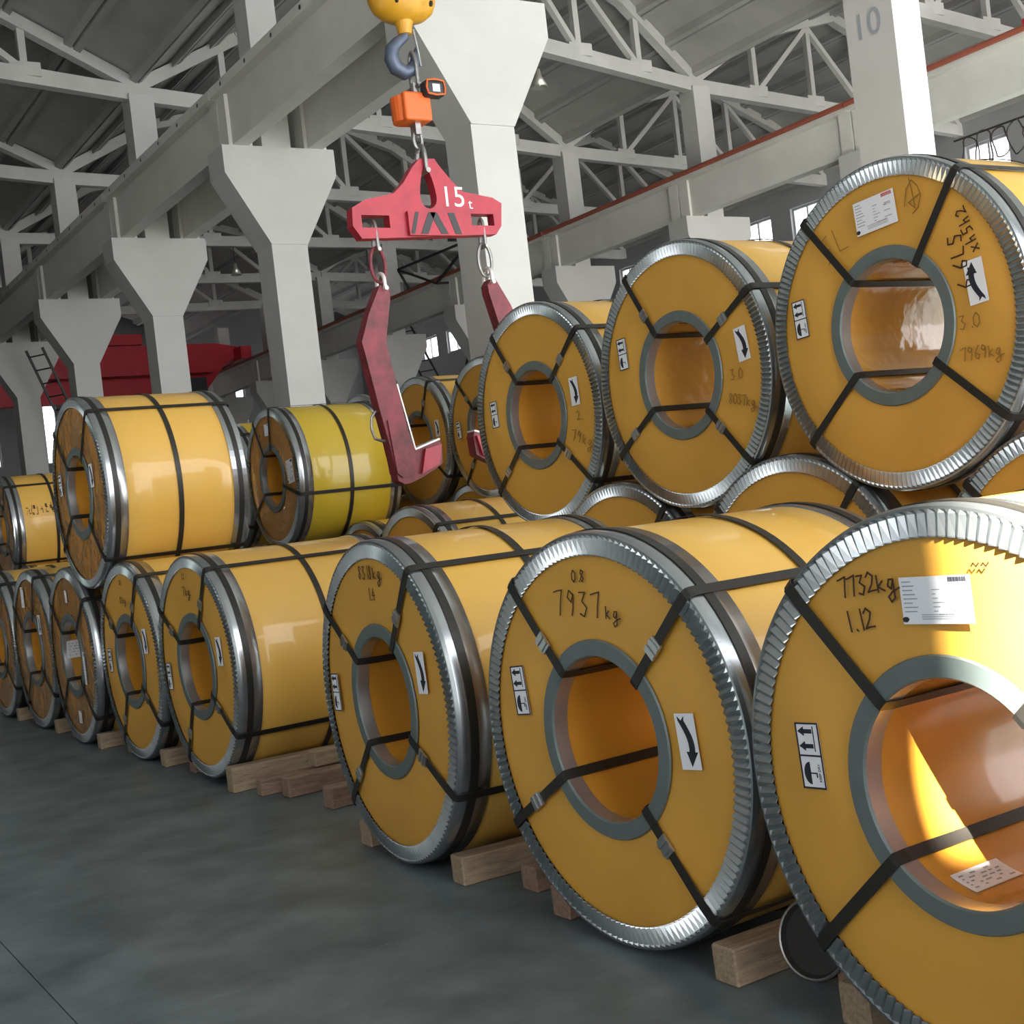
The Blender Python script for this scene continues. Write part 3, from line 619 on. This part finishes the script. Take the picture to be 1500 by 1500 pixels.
for sgn, lab in ((1, 'worn red hook leg with grab handle hanging at left'), (-1, 'red hook leg hanging behind the third top coil')):
    lx = 4.44 if sgn > 0 else 5.335; lz = 2.94 if sgn > 0 else 2.98
    o = empty('coil_hook', (lx, Y0, lz)); tag(o, lab, 'hook', 'hooks of the lifting beam')
    tr_ = lambda pts: [((a - 4.44) * sgn, b - 2.94) for a, b in pts]
    up_ = tr_(LEG)
    if sgn < 0: up_ = up_[::-1]
    plate(up_, .10, 'leg_plate', 'red_dull', o)
    # stiffener cheeks and foot wear plate
    ck = tr_([(4.33, 2.0), (4.36, 1.62), (4.40, 1.585), (4.50, 1.60), (4.52, 1.74), (4.455, 1.96), (4.43, 2.0)])
    plate(ck if sgn > 0 else ck[::-1], .125, 'cheek_plate', 'red_dull', o)
    ft = tr_([(4.55, 1.60), (4.70, 1.655), (4.735, 1.80), (4.60, 1.775)]); plate(ft if sgn > 0 else ft[::-1], .16, 'foot_plate', 'red', o)
    e1 = tr_([(4.529, 1.771), (4.737, 1.832)]); MB().bar((e1[0][0], 0, e1[0][1] + .008), (e1[1][0], 0, e1[1][1] + .008), .11, .012).build('bare_edge', 'whiteedge', o)
    e2 = tr_([(4.529, 1.775), (4.44, 2.254)]); MB().bar((e2[0][0] + .004 * sgn, 0, e2[0][1]), (e2[1][0] + .004 * sgn, 0, e2[1][1]), .104, .010, (1, 0, 0)).build('bare_edge', 'whiteedge', o)
    h = tr_([(4.327, 2.075), (4.27, 2.07), (4.235, 2.03), (4.225, 1.95), (4.245, 1.88), (4.30, 1.86), (4.335, 1.862)])
    MB().tube([(a, 0, b) for a, b in h], .011).build('grab_handle', 'steel', o)
    # shackle and chain links up to the beam
def ring_link(cx, cz, rx, rz_, r, flip):
    n = 20; pts = []
    for i in range(n):
        t = 2 * PI * i / n; a, b = rx * math.cos(t), rz_ * math.sin(t)
        pts.append((a, 0, b) if not flip else (0, a, b))
    return MB().tube(pts, r, 8, True)
def shackle(name, loc, wd, ht, r, m, label, flip=False, inv=False, group=None):
    o = empty(name, loc); tag(o, label, 'shackle', group)
    pts = [(-wd, 0)] + [(-wd * math.cos(t), ht * .5 + ht * .5 * math.sin(t)) for t in [PI * i / 10 for i in range(11)]] + [(wd, 0)]
    s = -1 if inv else 1
    P = [((a, 0, b * s) if not flip else (0, a, b * s)) for a, b in pts]
    MB().tube(P, r, 8).build('bow', m, o)
    pn = [(-wd - r * 1.8, 0, 0), (wd + r * 1.8, 0, 0)] if not flip else [(0, -wd - r * 1.8, 0), (0, wd + r * 1.8, 0)]
    MB().tube(pn, r * 1.15, 10).build('pin', m, o)
    return o
for sx, zt, zb, side in ((4.428, 3.39, 2.94, 'left'), (5.335, 3.42, 2.98, 'right')):
    mid_ = (zt + zb) / 2
    shackle('shackle', (sx, Y0, zt - .165), .035, .21, .013, 'steel', 'grey shackle through the %s slot of the red beam' % side, True, group='shackles of the lifting beam')
    o = ring_link(sx, mid_, .058, .125, .013, False).build('chain_link', 'red_dull' if side == 'left' else 'steel', None, loc=(sx, Y0, mid_ - .045)); tag(o, 'long oval chain link on the %s under the red beam' % side, 'chain link', 'oval links under the lifting beam')
    shackle('shackle', (sx + (.005), Y0, zb - .0), .062, .115, .014, 'whiteedge', 'bright shackle pinning the %s hook leg' % side, True, group='shackles of the lifting beam')
# hook block, hook, crane scale
HB = empty('hook_block', (4.873, Y0, 4.93)); tag(HB, 'yellow crane hook block at the top of the picture', 'hook block')
bl = MB(); sec = [(-.03, .05), (.0, .17), (.05, .235), (.12, .265), (.35, .275), (.50, .20), (.56, .06)]
vs = []; n = 28
for z, r in sec:
    vs += [(r * math.cos(2 * PI * k / n), .7 * r * math.sin(2 * PI * k / n), z) for k in range(n)]
fs = [(i * n + k, i * n + (k + 1) % n, (i + 1) * n + (k + 1) % n, (i + 1) * n + k) for i in range(len(sec) - 1) for k in range(n)] + [tuple(range(n - 1, -1, -1)), tuple((len(sec) - 1) * n + k for k in range(n))]
bl.add(vs, fs).build('housing', 'yellow', HB, True)
MB().lathez([(.0, -.12), (.05, -.11), (.062, -.04), (.075, .0)], 20).build('swivel', 'yellow', HB)
for s in (-.07, .07):
    MB().tube([(s, 0, .5), (s * 1.2, 0, 5.2)], .011).build('wire_rope', 'rail', HB)
for s in (-.14, .14): MB().lathe([(-.01, .0), (-.01, .022), (.0, .022)], 10).build('bolt', 'black', HB, loc=(s, -.19, .06))
hp = [(4.873, 4.86, .035), (4.862, 4.80, .036), (4.80, 4.755, .042), (4.745, 4.70, .050), (4.735, 4.63, .055), (4.765, 4.565, .058), (4.83, 4.535, .056), (4.895, 4.56, .048), (4.93, 4.62, .040), (4.945, 4.68, .030), (4.965, 4.735, .016)]
hk = empty('crane_hook', (4.873, Y0, 4.52)); tag(hk, 'blue grey crane hook under the yellow block', 'hook')
MB().tube([(a - 4.873, 0, b - 4.52) for a, b, _ in hp], [r for _, _, r in hp], 12).build('hook_body', 'hooksteel', hk, True)
MB().tube([(.055, -.03, .33), (.075, -.03, .18), (.085, -.03, .06)], .010).build('safety_latch', 'steel', hk)
shackle('shackle', (4.905, Y0, 4.43), .050, .26, .015, 'steel', 'slim shackle from the crane hook to the orange scale', True, group='shackles of the crane scale')
cs = empty('crane_scale', (4.87, Y0, 4.16)); tag(cs, 'orange electronic crane scale with round cornered display', 'crane scale')
o = MB().box((-.125, -.10, .0), (.10, .10, .21)).build('case', 'orange', cs); bv = o.modifiers.new('soft', 'BEVEL'); bv.width = .02; bv.segments = 3
MB().lathez([(.0, .005), (.10, .01), (.105, .19), (.0, .20)], 20, (-.06, .02)).build('drum_case', 'orange', cs)
o = MB().box((.03, -.165, .165), (.195, -.06, .285)).build('display_hood', 'black', cs); bv = o.modifiers.new('soft', 'BEVEL'); bv.width = .028; bv.segments = 4
MB().box((.085, -.168, .195), (.145, -.160, .25)).build('screen', 'white', cs)
MB().tube([(.035, -.166, .225), (.045, -.167, .18), (.11, -.168, .17), (.18, -.167, .18), (.19, -.166, .225), (.18, -.167, .275), (.11, -.168, .285), (.045, -.167, .275)], .007, 6, True).build('hood_rim', 'orange', cs)
MB().tube([(.03, 0, .18), (.03, 0, .30)], .03).build('upper_lug', 'steel', cs)
MB().box((-.022, -.04, -.085), (.022, -.012, .0)).box((-.022, .012, -.085), (.022, .04, .0)).build('lower_fork', 'steel', cs)
o = ring_link(0, 0, .034, .065, .013, False).build('chain_link', 'steel', None, loc=(4.875, Y0, 4.045)); tag(o, 'small steel link under the orange scale', 'chain link')
shackle('shackle', (4.885, Y0, 3.80), .060, .20, .017, 'steel', 'shackle holding the red beam by its pointed top', True)

# ================================================================ BACKGROUND THINGS
# red bridge crane across the middle bay
br = empty('bridge_crane', (14.3, 50, 8.2)); tag(br, 'red bridge crane girder spanning the bay behind the white columns', 'crane')
MB().prism([(-5.2, .35), (-4.0, -.35), (4.2, -.35), (5.2, .30), (5.2, .62), (4.3, .78), (-5.2, .78)], lambda a, b, s: (a, -.35 + .7 * s, b)).build('girder', 'redcrane', br)
MB().prism([(-5.2, .0), (-4.0, -1.15), (4.0, -1.15), (5.0, .0)], lambda a, b, s: (a, .9 + .5 * s, b)).build('rear_girder', 'redcrane', br)
for s in (-5.25, 5.25): MB().box((s - .22, -1.1, .02), (s + .22, 2.2, .52)).build('end_carriage', 'redcrane', br)
MB().box((2.4, -.9, -1.4), (3.6, -.2, -.6)).build('hoist_motor', 'black', br)
MB().box((-.2, -.5, .8), (1.4, .6, 1.2)).build('trolley', 'redcrane', br)
b2 = empty('bridge_crane', (21.8, 14.6, 8.15)); tag(b2, 'red crane carriage on the outer runway at the upper right edge', 'crane')
MB().box((-.25, -2.0, .05), (.25, 2.0, .55)).build('end_carriage', 'redcrane', b2)
MB().prism([(0, .5), (9.0, .5), (9.0, 1.3), (.6, 1.3), (0, .95)], lambda a, b, s: (a, -.45 + .9 * s, b)).build('girder', 'redcrane', b2)
# ladders
def ladder(p, q, label, wd=.45, n=11):
    p, q = Vector(p), Vector(q); o = empty('ladder', p); tag(o, label, 'ladder'); d = q - p
    s = Vector((0.5, -.85, 0)).normalized() * wd / 2
    for e in (-1, 1): MB().bar(s * e, d + s * e, .06, .06).build('rail', 'rail', o)
    for i in range(n):
        c = d * ((i + .5) / n); MB().bar(c - s, c + s, .035, .035).build('rung', 'rail', o)
ladder((10.94, 36.2, 0), (8.55, 36.2, 6.9), 'dark steel ladder beside the far left white column', .6, 19)
ladder((23.28, 36.32, 0), (21.0, 38.6, 7.6), 'dark ladder left of the tall white column by the windows', .6, 22)
ladder((21.37, 38.13, 0), (22.4, 35.8, 7.5), 'dark ladder half hidden behind the tall white column', .6, 22)
# hanging bay lamps
for (x, y, z), lab in zip(((15.02, 20.95, 9.42), (15.01, 32.04, 9.45), (15.01, 37.59, 9.25)), ('conical hanging lamp right of the tallest white column', 'conical hanging lamp right of the second white column', 'small hanging lamp right of the third white column')):
    o = empty('hanging_lamp', (x, y, z)); tag(o, lab, 'lamp', 'hanging bay lamps')
    MB().lathez([(.0, .25), (.045, .25), (.06, .13), (.165, -.11), (.16, -.11), (.055, .12), (.0, .22)], 20).build('lamp_shade', 'lampmetal', o, True)
    MB().lathez([(.0, .06), (.04, .02), (.045, -.05), (.0, -.09)], 12).build('bulb', 'white', o, True)
    MB().tube([(0, 0, .3), (0, 0, HEEL - .04 - z)], .012, 6).build('cord', 'rail', o)
# thin steel frame standing off the right runway
o = empty('steel_bracket', (19.0, 32.6, 7.84)); tag(o, 'thin dark triangular steel frame on the right crane beam behind the red lifting beam', 'bracket')
for a, b in (((0, 2.2, .86), (0, -2.1, .78)), ((0, 2.2, .86), (0, 0, 0)), ((0, 0, 0), (0, -1.9, .7)), ((0, 0, 0), (.45, 0, .02)), ((0, 2.2, .86), (.35, 2.2, .18))): MB().bar(a, b, .06, .06).build('bar', 'rail', o)
o = empty('cable_loops', (21.0, 15.2, 7.15)); tag(o, 'loops of dark cable hanging under the right crane beam at the right edge', 'cable')
for i in range(5):
    c = .34 * (i - 2); MB().tube([(.05 * math.sin(3 * t + i), c + .17 * math.sin(t), -.30 + (.28 + .04 * (i % 2)) * math.cos(t)) for t in [2 * PI * q / 20 for q in range(20)]], .014, 6, True).build('loop', 'rail', o)
MB().tube([(0, -1.0, 0), (0, 1.0, 0)], .02, 6).build('carrier_bar', 'rail', o)
